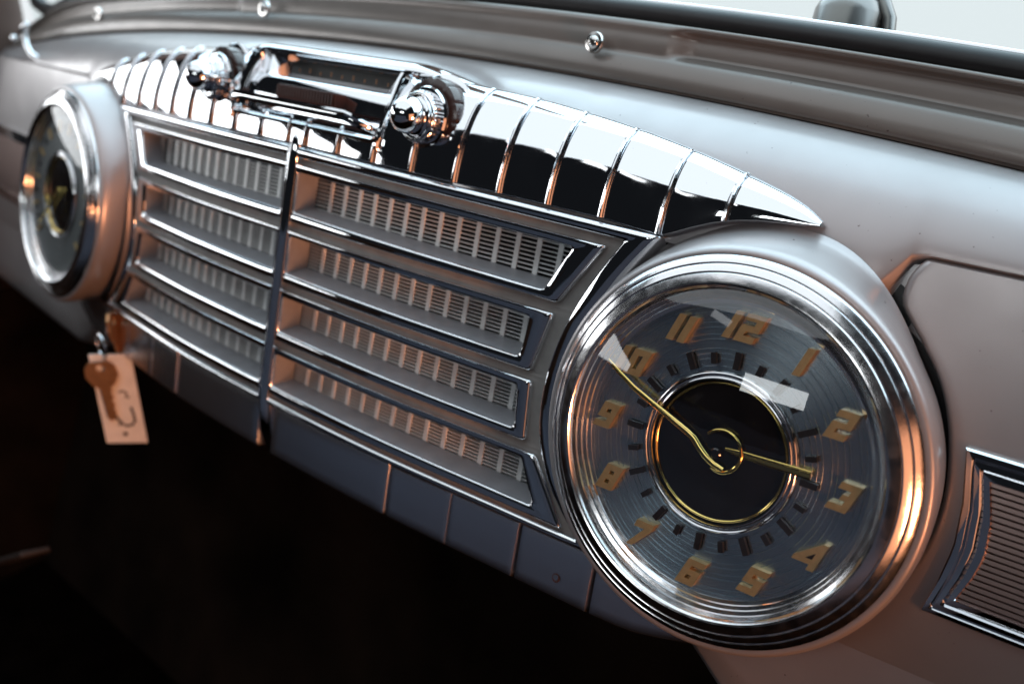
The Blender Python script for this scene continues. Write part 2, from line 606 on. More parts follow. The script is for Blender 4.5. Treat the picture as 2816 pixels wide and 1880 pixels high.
G = []
for k in np.linspace(-.05, 3, 6):
    y0, z0 = y_m(0) + .42 - .72 * k, z_rub(0) + .13 + 1.6 * k
    G.append([(.42 * math.cos(a), y0 + .22 * math.sin(a) - .04, z0) for a in np.linspace(0, 2 * math.pi, 20, endpoint=False)])
MB().grid(G, closed_v=True).build('centre_post', 'taupe', wm)

# wiper post outside the glass
wp = Thing('wiper_pivot', (4.75, 2.6, 3.6), 'chrome windshield wiper pivot outside the glass at the top edge', 'wiper')
fr = np.array([EX, EY, EZ])
MB().lathe([(.0, .42), (.09, .41), (.15, .36), (.17, .28), (.14, .2), (.22, .16), (.30, .10), (.34, .0), (.36, -.3)], (4.66, 2.62, 3.74), fr, 32).build('pivot_cap', 'steel', wp)
MB().tube([(4.66, 2.62, 3.98), (4.9, 2.62, 3.92), (5.05, 2.6, 3.7), (5.1, 2.58, 3.5)], [.08, .085, .07, .06], 12).build('wiper_arm', 'steel', wp)

# pillar at the far left
pl = MB()
G = []
for k, z in enumerate(np.linspace(-3, 6, 14)):
    row = []
    for a in np.linspace(0, 2 * math.pi, 18, endpoint=False):
        row.append((-12.75 + .8 * math.cos(a) - .02 * z, 1.4 + .9 * math.sin(a) - .28 * max(z - 2.2, 0), z))
    G.append(row)
pl.grid(G, closed_v=True)
tag(pl.build('windshield_pillar', 'brown'), 'brown shaded windshield pillar in the far left corner', 'pillar')

# ================================================================= CHROME CROWN
_cx = [0, 1.25, 1.8, 2.36, 2.89, 3.43, 3.98, 4.54, 5.07, 5.45, 5.65, 5.80]
_ty = [.38, .39, .40, .425, .475, .52, .545, .575, .612, .60, .575, .53]
_tz = [2.48, 2.48, 2.475, 2.456, 2.431, 2.378, 2.31, 2.214, 2.099, 2.0, 1.93, 1.85]
_bz = [1.56, 1.56, 1.56, 1.555, 1.55, 1.54, 1.525, 1.495, 1.71, 1.785, 1.805, 1.825]
# finer bottom edge near the pod
_bx2 = [0, 4.0, 4.4, 4.56, 4.66, 4.81, 4.98, 5.16, 5.35, 5.5, 5.65, 5.80]
_bz2 = [1.56, 1.525, 1.50, 1.495, 1.535, 1.61, 1.685, 1.74, 1.775, 1.79, 1.805, 1.825]


def crown_pt(x, t, push=0.0):
    ax = abs(x)
    yb, zb = yg(x) + (.0 if ax < 4.56 else .06 * (ax - 4.56)), np.interp(ax, _bx2, _bz2)
    yt, zt = np.interp(ax, _cx, _ty), np.interp(ax, _cx, _tz)
    a = t * math.pi / 2
    y = yb + (yt - yb) * (1 - math.cos(a) ** .92)
    z = zb + (zt - zb) * math.sin(a) ** 1.05
    # outward normal in the section plane
    w, h = (yt - yb), (zt - zb)
    n = np.array([-(h * math.cos(a) + .02), (w * math.sin(a) + .0)]); n /= np.linalg.norm(n)
    y += n[0] * push; z += n[1] * push
    return np.array([x, y, z])


crown = Thing('ribbed_trim', (0, .2, 1.55), 'long curved chrome trim with vertical ribs and pointed ends above the speaker grille', 'trim')
ribs = [.15, .70, 1.25, 1.80, 2.36, 2.89, 3.43, 3.98, 4.54, 5.07]
tw = np.linspace(0, 1, 25)
ends = [0.15 * -1] + ribs + [5.80]
for s in (1, -1):
    for i in range(len(ribs)):
        x0, x1 = ribs[i], (ribs[i + 1] if i + 1 < len(ribs) else 5.80)
        tmax = 1.0 if x0 >= 1.25 else .22
        last = i + 1 == len(ribs)
        G = []
        for u in ([0, .02, .05, .1, .2, .35, .5, .65, .8, .9, .95, .98, 1] if not last else [0, .03, .08, .15, .25, .35, .45, .55, .65, .75, .85, .93, .98, 1.0]):
            x = x0 + (x1 - x0) * u
            e = min(u, 1 - u) if not last else u
            push = .007 * (1 - math.exp(-e / .05)) + .003 * math.sin(math.pi * u)
            row = [crown_pt(x, t * tmax, push * min(1, (1 - t * .9) * 6)) * np.array([s, 1, 1]) for t in tw]
            b0 = row[0].copy()
            row = [b0 + np.array([0, .22, .01]), b0 + np.array([0, .02, -.012])] + row
            G.append(row)
        MB().grid(G).build('trim_panel', 'chrome', crown, angle=50)
    # rolled return edge at the tip
for s in (1, -1):
    for x in ribs:
        tmax = 1.0 if x > 1.3 else .22
        if x == 1.25: tmax = .3
        path = [crown_pt(x, t * tmax, .019 - .03 * max(0, t - .85) / .15) * np.array([s, 1, 1]) for t in np.linspace(0, 1, 22)]
        MB().tube(path, [(.012 + .013 * (1 - t)) * (1 if t < .93 else .45) for t in np.linspace(0, 1, 22)], 10, up=(1, 0, 0)).build('rib', 'worn', crown)
# centre piece between the two innermost ribs
G = []
for x in np.linspace(-.15, .15, 7):
    G.append([crown_pt(x, t * .22, .012) for t in np.linspace(0, 1, 8)])
MB().grid(G).build('trim_panel', 'chrome', crown)

# ================================================================= RADIO
radio = Thing('radio', (0, 0, 1.7), 'chrome radio with dark tuning window, ribbed brown button and two domed knobs', 'radio')
# hood above the window
G = []
for x in np.concatenate([np.linspace(-2.15, -1.25, 12), np.linspace(-1.2, 1.2, 14), np.linspace(1.25, 2.15, 12)]):
    e = float(smoothstep(2.15, 1.28, abs(x)))
    yb, zb = .405 - .165 * e, 2.475 + .08 * e - .02 * (1 - e)
    G.append([(x, yb + .13, zb - .13 * e), (x, yb + .02, zb - .085 * e), (x, yb - .012, zb - .05 * e), (x, yb, zb - .012), (x, yb + .03, zb + .012),
              (x, yb + .12, zb + .03 * e + .015), (x, yb + .25, zb + .03 * e + .01), (x, yb + .36, zb - .02)])
MB().grid(G).build('hood', 'chrome', radio, angle=50)
# front plate under the window, leaning forward
G = []
for x in np.linspace(-1.28, 1.28, 12):
    G.append([(x, .25, 2.235), (x, .145, 2.238), (x, .128, 2.226), (x, .108, 2.19), (x, .082, 2.14), (x, .068, 2.08), (x, .060, 2.0), (x, .058, 1.90), (x, .060, 1.81), (x, .10, 1.80), (x, .2, 1.79)])
MB().grid(G).build('front_plate', 'chrome', radio, angle=40)
# window: side cheeks, dark dial plate, pale scale strip, amber marks, glass
for s in (-1, 1):
    mb = MB()
    mb.add([(s * 1.05, .15, 2.235), (s * 1.12, .235, 2.46), (s * 1.0, .44, 2.46), (s * .96, .40, 2.235)], [(0, 1, 2, 3)])
    mb.add([(s * 1.05, .15, 2.235), (s * 1.12, .235, 2.46), (s * 1.30, .23, 2.47), (s * 1.30, .13, 2.22)], [(0, 1, 2, 3)])
    mb.build('window_cheek', 'worn', radio, smooth=False)
dpz = MB()
dpz.add([(-1.05, .40, 2.23), (1.05, .40, 2.23), (1.05, .45, 2.52), (-1.05, .45, 2.52)], [(0, 1, 2, 3)])
plate = dpz.build('tuning_dial', 'radio_dial', radio, smooth=False)
mb = MB().box((0, .385, 2.262), (1.94, .02, .05))
mb.build('scale_strip', 'well', radio, parent=plate, smooth=False)
for k in range(9):
    x = -.78 + k * .195
    mb = MB().box((x, .388, 2.335 + .01 * (k % 2)), (.014, .01, .05 if k % 2 else .035))
    mb.build('scale_mark', 'radio_mark', radio, parent=plate, smooth=False)
# ribbed button
mb = MB().box((0, .02, 2.075), (1.02, .20, .155))
btn = mb.build('tuning_button', 'button', radio, bevel=.015, smooth=False)
rm = None
for k in range(20):
    x = -.48 + k * .0505
    o = MB().box((x, -.085, 2.075), (.022, .03, .135)).build('button_rib', 'button', radio, parent=btn, smooth=False) if rm is None else link_copy(rm, parent=btn, offset=(k * .0505, 0, 0))
    if rm is None: rm = o
# pull bar with bent ends
mb = MB()
path = []
for s in (-1, 1):
    pts = [(s * 1.22, .0, 1.84), (s * 1.19, -.12, 1.86), (s * 1.14, -.22, 1.90), (s * 1.07, -.285, 1.935), (s * .98, -.305, 1.955)]
    path += pts if s < 0 else [(x, -.305, 1.955) for x in np.linspace(-.8, .8, 9)] + pts[::-1]
G = []
for i, P in enumerate(path):
    P = np.array(P); t = np.array(path[min(i + 1, len(path) - 1)]) - np.array(path[max(i - 1, 0)]); t /= np.linalg.norm(t)
    d = np.cross(t, EZ); d /= np.linalg.norm(d)
    sec = []
    for (a, b) in ((-.02, .048), (.012, .052), (.022, .03), (.016, .006), (.016, -.006), (.022, -.03), (.012, -.052), (-.02, -.048)):
        sec.append(P + d * a + EZ * b)
    G.append(sec)
mb.grid(G, closed_v=True)
mb.build('pull_bar', 'chrome', radio, angle=30)
# ledge and slot under the bar
G = []
for x in np.linspace(-1.30, 1.30, 10):
    G.append([(x, .12, 1.80), (x, -.06, 1.80), (x, -.105, 1.792), (x, -.125, 1.77), (x, -.12, 1.735), (x, -.09, 1.725), (x, .1, 1.73)])
MB().grid(G).build('ledge', 'chrome', radio, angle=40)
MB().box((0, .04, 1.815), (2.3, .18, .03)).build('slot', 'dark', radio, smooth=False)
# side fins
for s in (-1, 1):
    G = []
    prof = [(.10, 2.47), (.06, 2.40), (.02, 2.28), (-.03, 2.12), (-.08, 1.95), (-.125, 1.80), (-.14, 1.74), (-.13, 1.68)]
    for (y, z) in prof:
        G.append([(s * 1.255, y + .4, z), (s * 1.255, y + .03, z), (s * 1.275, y, z), (s * 1.315, y, z), (s * 1.34, y + .03, z), (s * 1.36, y + .4, z)])
    mb = MB().grid(G)
    mb.add([G[-1][k] for k in range(6)], [tuple(range(6))])
    mb.build('side_fin', 'chrome', radio, angle=40)


def knob(s, label):
    k = radio
    fr = np.array([EX, EZ, -EY]); c = np.array([s * 1.835, 0, 2.077])
    # h is measured towards the viewer from y = 0
    wheel = MB()
    n = 120
    def rf(i, r, t):
        return r * (1 - .045 * (max(0, math.cos(t * 12)) ** 14) * (1 if 0 < i < 5 else 0))
    wheel.lathe([(.28, -.24), (.365, -.23), (.395, -.18), (.398, -.10), (.385, -.03), (.34, -.006), (.26, -.002)], c, fr, n, rfun=rf)
    W = wheel.build('knob', 'bakelite', k, angle=45)
    W['label'] = label
    MB().lathe([(.30, -.42), (.34, -.34), (.41, -.27), (.445, -.23), (.45, -.21), (.43, -.195), (.34, -.19)], c, fr, 48).build('flange', 'chrome', k, parent=W)
    MB().lathe([(.275, -.02), (.297, .0), (.302, .02), (.288, .042), (.25, .045)], c, fr, 48).build('collar', 'chrome', k, parent=W)
    kn = MB()
    th = np.linspace(0, 2 * math.pi, 144, endpoint=False)
    def rk(i, r, t): return r + (.004 if int(t / (2 * math.pi) * 72 + .5) % 2 else -.002) * (1 if 0 < i < 4 else 0)
    kn.lathe([(.236, .03), (.250, .04), (.250, .105), (.244, .115), (.236, .12)], c, fr, 144, rfun=rk)
    kn.build('knurled_ring', 'worn', k, parent=W, smooth=False)
    R = .178
    prof = [(.238, .115), (.236, .13), (.226, .138), (.205, .138), (.186, .128), (.176, .132)] + [(R * math.cos(a), .235 + R * math.sin(a)) for a in np.linspace(-.5, math.pi / 2, 20)]
    MB().lathe(prof, c, fr, 56).build('dome_cap', 'chrome', k, parent=W, angle=50)
    return k


knob(1, 'chrome domed radio knob right of the tuning window, nearer the clock')
knob(-1, 'chrome domed radio knob left of the tuning window, nearer the speedometer')

# ================================================================= SPEAKER GRILLE
grille = Thing('speaker_grille', (0, 0, -1.4), 'chrome speaker grille with four rows of louvred openings each side of a centre bar', 'grille')


def contour(pts, r=0.05, ne=9, k=4):
    pts = [np.array(p, float) for p in pts]
    n = len(pts)
    out = []
    rr = r if isinstance(r, (list, tuple)) else [r] * n
    cor = []
    for i in range(n):
        p, a, b = pts[i], pts[i - 1], pts[(i + 1) % n]
        da, db = (a - p), (b - p)
        ra = min(rr[i], .45 * np.linalg.norm(da)); rb = min(rr[i], .45 * np.linalg.norm(db))
        A_, B_ = p + da / np.linalg.norm(da) * ra, p + db / np.linalg.norm(db) * rb
        cor.append([(1 - t) ** 2 * A_ + 2 * t * (1 - t) * p + t * t * B_ for t in np.linspace(0, 1, k)])
    for i in range(n):
        out += cor[i]
        e0, e1 = cor[i][-1], cor[(i + 1) % n][0]
        out += [e0 + (e1 - e0) * t for t in np.linspace(0, 1, ne + 1)[1:-1]]
    return np.array(out)


def ring(mb, co, ci, prof, s, mi=0, closed=True):
    G = []
    for (t, h) in prof:
        P = co * (1 - t) + ci * t
        G.append(np.c_[s * P[:, 0], yg(P[:, 0]) - h, P[:, 1]])
    mb.grid(G, closed_v=True, mi=mi)


rows_o = [[(.09, 1.345), (4.09, 1.30), (3.72, .70), (.09, .705)],
          [(.09, .61), (3.70, .60), (3.57, .02), (.09, .02)],
          [(.09, -.05), (3.60, -.06), (3.65, -.63), (.09, -.645)],
          [(.09, -.715), (3.78, -.72), (4.20, -1.30), (.09, -1.28)]]
rows_i = [[(.12, 1.255), (3.77, 1.22), (3.56, .785), (.12, .82)],
          [(.12, .55), (3.46, .51), (3.43, .125), (.12, .135)],
          [(.12, -.135), (3.46, -.145), (3.51, -.545), (.12, -.53)],
          [(.12, -.80), (3.64, -.79), (3.85, -1.20), (.12, -1.175)]]
rows_b = [[(.085, 1.45), (4.36, 1.43), (3.95, .655), (.085, .6575)],
          [(.085, .6575), (3.95, .655), (3.80, -.015), (.085, -.015)],
          [(.085, -.015), (3.80, -.015), (3.88, -.675), (.085, -.68)],
          [(.085, -.68), (3.88, -.675), (4.50, -1.38), (.085, -1.37)]]
sur_o = [(.08, 1.535), (4.58, 1.48), (4.26, 1.0), (4.06, .5), (3.99, 0), (4.05, -.5), (4.24, -1.0), (4.52, -1.405), (.08, -1.405)]
sur_i = [(.09, 1.405), (4.24, 1.375), (4.02, 1.0), (3.83, .58), (3.72, 0), (3.75, -.5), (3.95, -.95), (4.36, -1.335), (.09, -1.325)]
SL = [None, None]
for s in (1, -1):
    mb = MB()
    r_ = [.01, .03, .3, .3, .3, .3, .3, .03, .01]
    ring(mb, contour(sur_o, r_, 12), contour(sur_i, r_, 12), [(0, -.30), (0, -.02), (.03, .012), (.12, .030), (.35, .042), (.65, .040), (.86, .028), (.97, .010), (1, -.01), (1, -.045)], s)
    mb.build('surround_band', 'chrome', grille, angle=40)
    for r in range(4):
        co = contour(rows_o[r], [.01, .03, .04, .01], 14)
        ci = contour(rows_i[r], [.015, .05, .06, .015], 14)
        cb = contour(rows_b[r], .002, 14)
        mb = MB()
        ring(mb, co, ci, [(0, -.05), (0, .006), (.05, .026), (.14, .036), (.3, .0385), (.6, .0345), (.86, .031), (.96, .022), (1, .008)], s)
        fo = mb.build('row_frame', 'chrome', grille, angle=38)
        mb = MB()
        cbk = ci.copy()
        zm = (cbk[:, 1].max() + cbk[:, 1].min()) / 2
        slope = (rows_i[r][1][1] - rows_i[r][0][1] + rows_i[r][2][1] - rows_i[r][3][1]) / 2 / 3.5
        hh = cbk[:, 1].max() - cbk[:, 1].min()
        lc = zm + slope * (cbk[:, 0] - 1.8)
        cbk[:, 1] = lc + .012 + (cbk[:, 1] - lc) * (hh - .10) / hh
        ring(mb, ci, cbk, [(0, .008), (.02, -.02), (.5, -.14), (1, -.262)], s)
        mb.build('row_well', 'well', grille, parent=fo, angle=40)
        mb = MB()
        ring(mb, cb, co * .97 + ci * .03, [(0, -.028), (.5, -.032), (1, -.028)], s)
        mb.build('groove_band', 'groove', grille, angle=40)
        # louvred insert behind the opening
        zt = max(p[1] for p in rows_i[r]) - .02; zb = min(p[1] for p in rows_i[r]) + .03
        xr = max(rows_i[r][1][0], rows_i[r][2][0]) + .06
        X = np.linspace(.10, xr, 22)
        mb = MB().grid([[(s * x, yg(x) + .42, zb), (s * x, yg(x) + .42, zt)] for x in X])
        ins = mb.build('louvre_insert', 'dark', grille, smooth=False)
        ns = 10
        for k in range(ns):
            z = zb + (k + .5) * (zt - zb) / ns
            sec = [(.275, .0070), (.275, -.0050), (.33, -.010), (.33, .002)]
            G = [[(s * x, yg(x) + a, z + b) for a, b in sec] for x in X]
            MB().grid(G, closed_v=True).build('louvre', 'slat', grille, parent=ins, smooth=False, merge=False)
        x = .36
        while x < xr - .05:
            mb = MB()
            mb.box((s * x, yg(x) + .274, (zt + zb) / 2), (.060, .012, zt - zb))
            mb.build('post', 'slat', grille, parent=ins, smooth=False, bevel=.004)
            x += .238
# centre bar: blade with rounded nose, pointed over the crown, curving back at the foot
path = [(-.055, 1.74, .012), (-.12, 1.69, .035), (-.155, 1.60, .05), (-.17, 1.45, .056), (-.175, 1.0, .058), (-.175, .3, .058), (-.175, -.5, .058), (-.17, -1.1, .060), (-.14, -1.5, .066),
        (-.08, -1.78, .075), (.02, -1.98, .085), (.15, -2.12, .09)]
G = []
for (y, z, w) in path:
    G.append([(-w * 1.3, y + .30, z), (-w * 1.25, y + .10, z), (-w * 1.1, y + .03, z), (-w * .85, y + .008, z), (-w * .5, y, z), (-w * .3, y + .002, z), (w * .4, y + .020, z), (w * 1.05, y + .042, z), (w * 1.22, y + .07, z), (w * 1.3, y + .30, z)])
mb = MB().grid(G)
mb.add(G[0], [tuple(range(10))]); mb.add(G[-1], [tuple(range(10))])
mb.build('centre_bar', 'chrome', grille, angle=50)

# ================================================================= LOWER TRIM
lower = Thing('lower_trim', (0, .1, -2.0), 'dull metal trim strip split by seams into panels below the speaker grille', 'trim')
seams = [.13, 2.08, 2.90, 3.73, 4.56, 5.95]


def low_y(x, z): return yg(x) + .045 + .012 * float(smoothstep(-1.6, -2.05, z)) + (.06 * max(abs(x) - 4.56, 0))


for s in (1, -1):
    for i in range(5):
        g0 = .018 if i else 0.0
        g1 = .006 if i == 1 else .018
        if i == 2: g0 = .006
        x0, x1 = seams[i] + g0, seams[i + 1] - g1
        G = []
        zb_ = lambda x: -2.0 if x < 4.9 else -2.0 + .28 * ((x - 4.9) / 1.05) ** 1.4
        tp = -1.425 if i == 0 else -1.44
        for u, dd in [(0, .12), (0, .02), (.006, .004), (.02, 0)] + [(q, 0) for q in np.linspace(.08, .92, 8)] + [(.98, 0), (.994, .004), (1, .02), (1, .12)]:
            x = x0 + (x1 - x0) * u
            row = []
            for v, de in [(0, .14), (0, .02), (.012, .004), (.04, 0), (.2, 0), (.4, 0), (.6, 0), (.8, 0), (.93, 0), (.985, .006), (1, .02), (1, .12)]:
                z = tp + (zb_(x) - tp) * v
                row.append((s * x, low_y(x, z) + max(dd, de), z))
            G.append(row)
        o = MB().grid(G).build('trim_panel', 'trim', lower, angle=45)
        if i == 3 and s == 1:
            c = np.array([4.20, low_y(4.2, -1.80) - .002, -1.80])
            mb = MB().lathe([(.044, .002), (.036, .004), (.030, -.004), (.0, -.006)], c, np.array([EX, EZ, -EY]), 24)
            mb.build('screw_hole', 'hole', lower, parent=o)
    # dark channel behind the seams
    G = [[(s * x, yg(x) + .14 + .06 * max(x - 4.56, 0), -1.40), (s * x, yg(x) + .14 + .06 * max(x - 4.56, 0), -1.96 + (0 if x < 4.9 else .26 * ((x - 4.9) / 1.05) ** 1.4))] for x in np.linspace(.05, 5.9, 20)]
    MB().grid(G).build('backing_strip', 'joint', lower)

# ================================================================= GAUGES
DIG = {
    '0': ['###', '#.#', '#.#', '#.#', '###'], '1': ['#', '#', '#', '#', '#'], '2': ['###', '..#', '###', '#..', '###'],
    '3': ['###', '..#', '.##', '..#', '###'], '5': ['###', '#..', '###', '..#', '###'], '6': ['###', '#..', '###', '#.#', '###'],
    '8': ['###', '#.#', '###', '#.#', '###'], '9': ['###', '#.#', '###', '..#', '###']}


def cells(mb, rows, c, fr, x0, h0, h1, cw=(.055, .042, .055), shear=.36):
    """block digit without overlapping faces: only outer walls of filled cells"""
    rh = [.052, .036, .046, .036, .052]
    w = cw if len(rows[0]) == 3 else (.06,)
    xe = np.concatenate([[0], np.cumsum(w)]) + x0
    ze = np.concatenate([[0], np.cumsum(rh)]); ze = ze[-1] / 2 - ze
    def P(i, j, h):
        x, z = xe[j] + shear * ze[i], ze[i]
        return np.asarray(c) + fr[0] * x + fr[1] * z + fr[2] * h
    on = lambda i, j: 0 <= i < 5 and 0 <= j < len(w) and rows[i][j] == '#'
    for i in range(5):
        for j in range(len(w)):
            if not on(i, j): continue
            mb.add([P(i, j, h1), P(i, j + 1, h1), P(i + 1, j + 1, h1), P(i + 1, j, h1)], [(0, 1, 2, 3)])
            for (di, dj, a, b) in ((-1, 0, (i, j), (i, j + 1)), (1, 0, (i + 1, j), (i + 1, j + 1)), (0, -1, (i, j), (i + 1, j)), (0, 1, (i, j + 1), (i + 1, j + 1))):
                if not on(i + di, j + dj):
                    mb.add([P(*a, h1), P(*b, h1), P(*b, h0), P(*a, h0)], [(0, 1, 2, 3)])
    return float(xe[-1])


BEZ = [(1.155, .0), (1.158, .018), (1.186, .026), (1.190, .046), (1.216, .056), (1.220, .080), (1.248, .092), (1.252, .114), (1.276, .128), (1.286, .150),
       (1.298, .164), (1.312, .170), (1.326, .167), (1.384, .145), (1.389, .139), (1.391, .130), (1.395, .130), (1.398, .137), (1.403, .139),
       (1.452, .113), (1.457, .107), (1.459, .098), (1.463, .098), (1.466, .104), (1.471, .106), (1.514, .078), (1.524, .065), (1.530, .03)]


def gauge(s, name, label):
    g = Thing(name, (s * A_CL, 0, -1.5), label, 'clock' if s > 0 else 'gauge')
    fr = gauge_frame(s); c = np.array([s * A_CL, 0, 0.0])
    MB().lathe(BEZ, c, fr, 200).build('bezel', 'bezel', g, angle=24)
    # grooved dial: shallow stepped rings
    prof = [(.60, .012)]
    r = .62
    k = 0
    for k, st_ in enumerate((.035, .05, .03, .03, .06, .03, .045, .03, .07, .03, .045, .035, .04)):
        q = .0
        prof += [(r, .0115 + q), (r + .002, .0065 + q), (r + .005, .0065 + q), (r + .0065, .0135 + q), (r + .0085, .0135 + q), (r + .010, .0115 + q), (r + .009 + st_ * .5, (.0118 if k % 2 else .0110))]
        r += st_ + .009
    prof = [p for p in prof if p[0] < 1.17] + [(1.175, .011)]
    MB().lathe(prof, c, fr, 160).build('dial', 'dial' if s > 0 else 'dialdark', g, angle=12)
    # stepped ring round the black centre, brass ring, black disc
    MB().lathe([(.635, .030), (.630, .05), (.618, .054), (.606, .042), (.597, .042), (.590, .056), (.572, .058), (.566, .012)], c, fr, 120).build('inner_ring', 'worn', g, angle=60)
    MB().lathe([(.552, .008), (.553, .020), (.545, .030), (.536, .028), (.530, .016)], c, fr, 120).build('brass_ring', 'brass', g, angle=70)
    MB().lathe([(.535, .010), (.40, .030), (.25, .040), (.10, .044), (.0, .045)], c, fr, 80).build('centre_disc', 'black', g)
    # glass dome
    Rg = 3.2 if s > 0 else 8.0
    zc = .128 - math.sqrt(Rg * Rg - 1.272 ** 2)
    MB().lathe([(max(r, 1e-4), zc + math.sqrt(Rg * Rg - r * r)) for r in np.linspace(0, 1.272, 18)], c, fr, 96).build('glass', 'glass', g)
    return g, c, fr


clock, c, fr = gauge(1, 'clock', 'round chrome car clock with gold numerals and black centre disc, right of the grille')
DELTA = -.010
for n_ in range(1, 13):
    a = n_ * math.pi / 6 + DELTA
    cc = c + fr[0] * math.sin(a) * 1.0 + fr[1] * math.cos(a) * 1.0
    mb = MB()
    txt = str(n_)
    h0, h1 = .006, .066
    if txt == '4':
        sh = .30
        P = lambda p: (p[0] + sh * p[1], p[1])
        mb.prism([P(p) for p in ((-.105, -.035), (.045, .115), (.085, .115), (.085, -.115), (.030, -.115), (.030, -.068), (-.105, -.068))], cc, fr, h0, h1)
        o = mb.build('numeral', 'gold', clock, smooth=False, merge=False)
        hole = MB().prism([P(p) for p in ((-.02, -.025), (.032, .03), (.032, -.025))], cc, fr, h1 - .001, h1 + .002)
        hole.build('numeral_opening', 'tick', clock, parent=o, smooth=False)
    elif txt == '7':
        sh = .30
        P = lambda p: (p[0] + sh * p[1], p[1])
        mb.prism([P(p) for p in ((-.075, .115), (.085, .115), (.085, .055), (-.01, -.115), (-.065, -.115), (.02, .055), (-.075, .055))], cc, fr, h0, h1)
        mb.build('numeral', 'gold', clock, smooth=False, merge=False)
    else:
        wid = {1: .06, 3: .152}
        total = sum(wid[1] if ch == '1' else wid[3] for ch in txt) + (.035 if len(txt) > 1 else 0)
        x0 = -total / 2
        for ch in txt:
            x0 = cells(mb, DIG[ch], cc, fr, x0, h0, h1) + .035
        mb.build('numeral', 'gold', clock, smooth=False)
for k in range(24):
    a = k * math.pi / 12 + DELTA
    er = fr[0] * math.sin(a) + fr[1] * math.cos(a); et = fr[0] * math.cos(a) - fr[1] * math.sin(a)
    big = k % 2 == 0
    r0 = .735
    MB().box(c + er * r0 + fr[2] * .042, (.048 if big else .042, .135 if big else .085, .035), np.array([et, er, fr[2]])).build('hour_tick' if big else 'half_hour_tick', 'tick', clock, smooth=False)


def hand(name, pts, rad, h, flat):
    pts = [c + fr[0] * p[0] + fr[1] * p[1] + fr[2] * (h + (p[2] if len(p) > 2 else 0)) for p in pts]
    return MB().tube(pts, rad, 10, flat=flat, up=tuple(fr[2])).build(name, 'brass', clock, angle=60)


# long hand: straight blade, then a hook that sweeps past the hub
hand('minute_hand', [(-1.075, .445), (-.95, .372), (-.80, .292), (-.62, .222), (-.44, .155), (-.27, .092), (-.20, .058), (-.145, .005), (-.08, -.045), (.0, -.085), (.085, -.105)],
     [.016, .019, .021, .023, .025, .026, .027, .027, .027, .025, .020], .085, .5)
# hour hand: flat tapering blade plus open ring round the hub
hr = hand('hour_hand', [(.06, .055), (.20, .058), (.40, .066), (.60, .076), (.735, .082)], [.012, .026, .030, .033, .034], .065, .22)
arc = [(.035 + .165 * math.cos(a), .03 + .165 * math.sin(a)) for a in np.linspace(2.5, -1.9, 30)]
pts = [c + fr[0] * p[0] + fr[1] * p[1] + fr[2] * .070 for p in arc]
MB().tube(pts, [.014] * 16 + [.018] * 10 + [.016, .013, .010, .006], 8, up=tuple(fr[2])).build('hand_loop', 'brass', clock, parent=hr, angle=60)
MB().lathe([(.045, .045), (.045, .085), (.035, .095), (.0, .098)], c, fr, 24).build('hub', 'black', clock)

speedo, c2, fr2 = gauge(-1, 'speedometer', 'round chrome speedometer seen edge on at the left end of the grille')
for k in range(23):
    a = math.radians(-130 + k * 260 / 22)
    er = fr2[0] * math.sin(a) + fr2[1] * math.cos(a); et = fr2[0] * math.cos(a) - fr2[1] * math.sin(a)
    big = k % 2 == 0
    MB().box(c2 + er * 1.0 + fr2[2] * .022, (.04, .16 if big else .09, .03), np.array([et, er, fr2[2]])).build('speed_tick', 'gold' if big else 'tick', speedo, smooth=False)
a = math.radians(-130)
er = fr2[0] * math.sin(a) + fr2[1] * math.cos(a)
MB().tube([c2 + fr2[2] * .08 - er * .15, c2 + fr2[2] * .08 + er * .95], [.03, .01], 8).build('needle', 'brass', speedo)

# ================================================================= AIR VENTS ON THE SIDE PANELS
def vent(s, label):
    v = Thing('air_vent', (s * 8.5, .75, -.8), label, 'vent', 'chrome framed vents on the painted panels')
    zt, zb = .50, -.80
    def face(x, z=0.0): return yf(x) + .02 + (.032 if z > 0 else .075) * z * z
    def left(z, d):      # inner edge of step d
        zz = np.array([.50, .12, -.23, -.49, -.80]); xx = np.array([7.185, 7.262, 7.285, 7.25, 7.175])
        return float(np.interp(-z, -zz, xx))
    step = [(0, -.02), (0, .045), (.012, .06), (.045, .064), (.055, .035), (.06, .03), (.065, .05), (.10, .054), (.112, .02), (.117, .012), (.122, .035), (.165, .040), (.178, .012), (.182, .002)]
    xr = 11.4
    G = []
    for d, h in step:
        Lt, Lb = zt - d * 1.15, zb + d * 1.0
        P = []
        for z in np.linspace(Lb, Lt, 14): P.append((left(zb + (z - Lb) / (Lt - Lb) * (zt - zb), 0) + d * 1.25, z))
        for x in np.linspace(P[-1][0], xr - d, 14)[1:]: P.append((x, Lt))
        for z in np.linspace(Lt, Lb, 6)[1:]: P.append((xr - d, z))
        for x in np.linspace(xr - d, P[0][0], 14)[1:-1]: P.append((x, Lb))
        G.append([(s * x, face(x, z) - h, z) for x, z in P])
    MB().grid(G, closed_v=True).build('frame', 'chrome', v, angle=28)
    X = np.linspace(7.3, xr - .1, 14)
    mb = MB().grid([[(s * x, face(x, z) - .004, z) for z in np.linspace(zb + .1, zt - .1, 9)] for x in X])
    mb.build('back_plate', 'joint', v, smooth=False)
    nl = 21
    for k in range(nl):
        z = -.63 + k * (.29 + .63) / (nl - 1)
        G = [[(s * x, face(x, z) + a, z + b) for a, b in ((-.022, .016), (-.026, -.014), (-.007, -.020), (-.007, .020))] for x in X]
        MB().grid(G, closed_v=True).build('louvre', 'vent', v, smooth=False, merge=False)


vent(1, 'stepped chrome framed vent on the glove box door at the right edge')
vent(-1, 'dim chrome framed vent on the painted panel left of the speedometer')

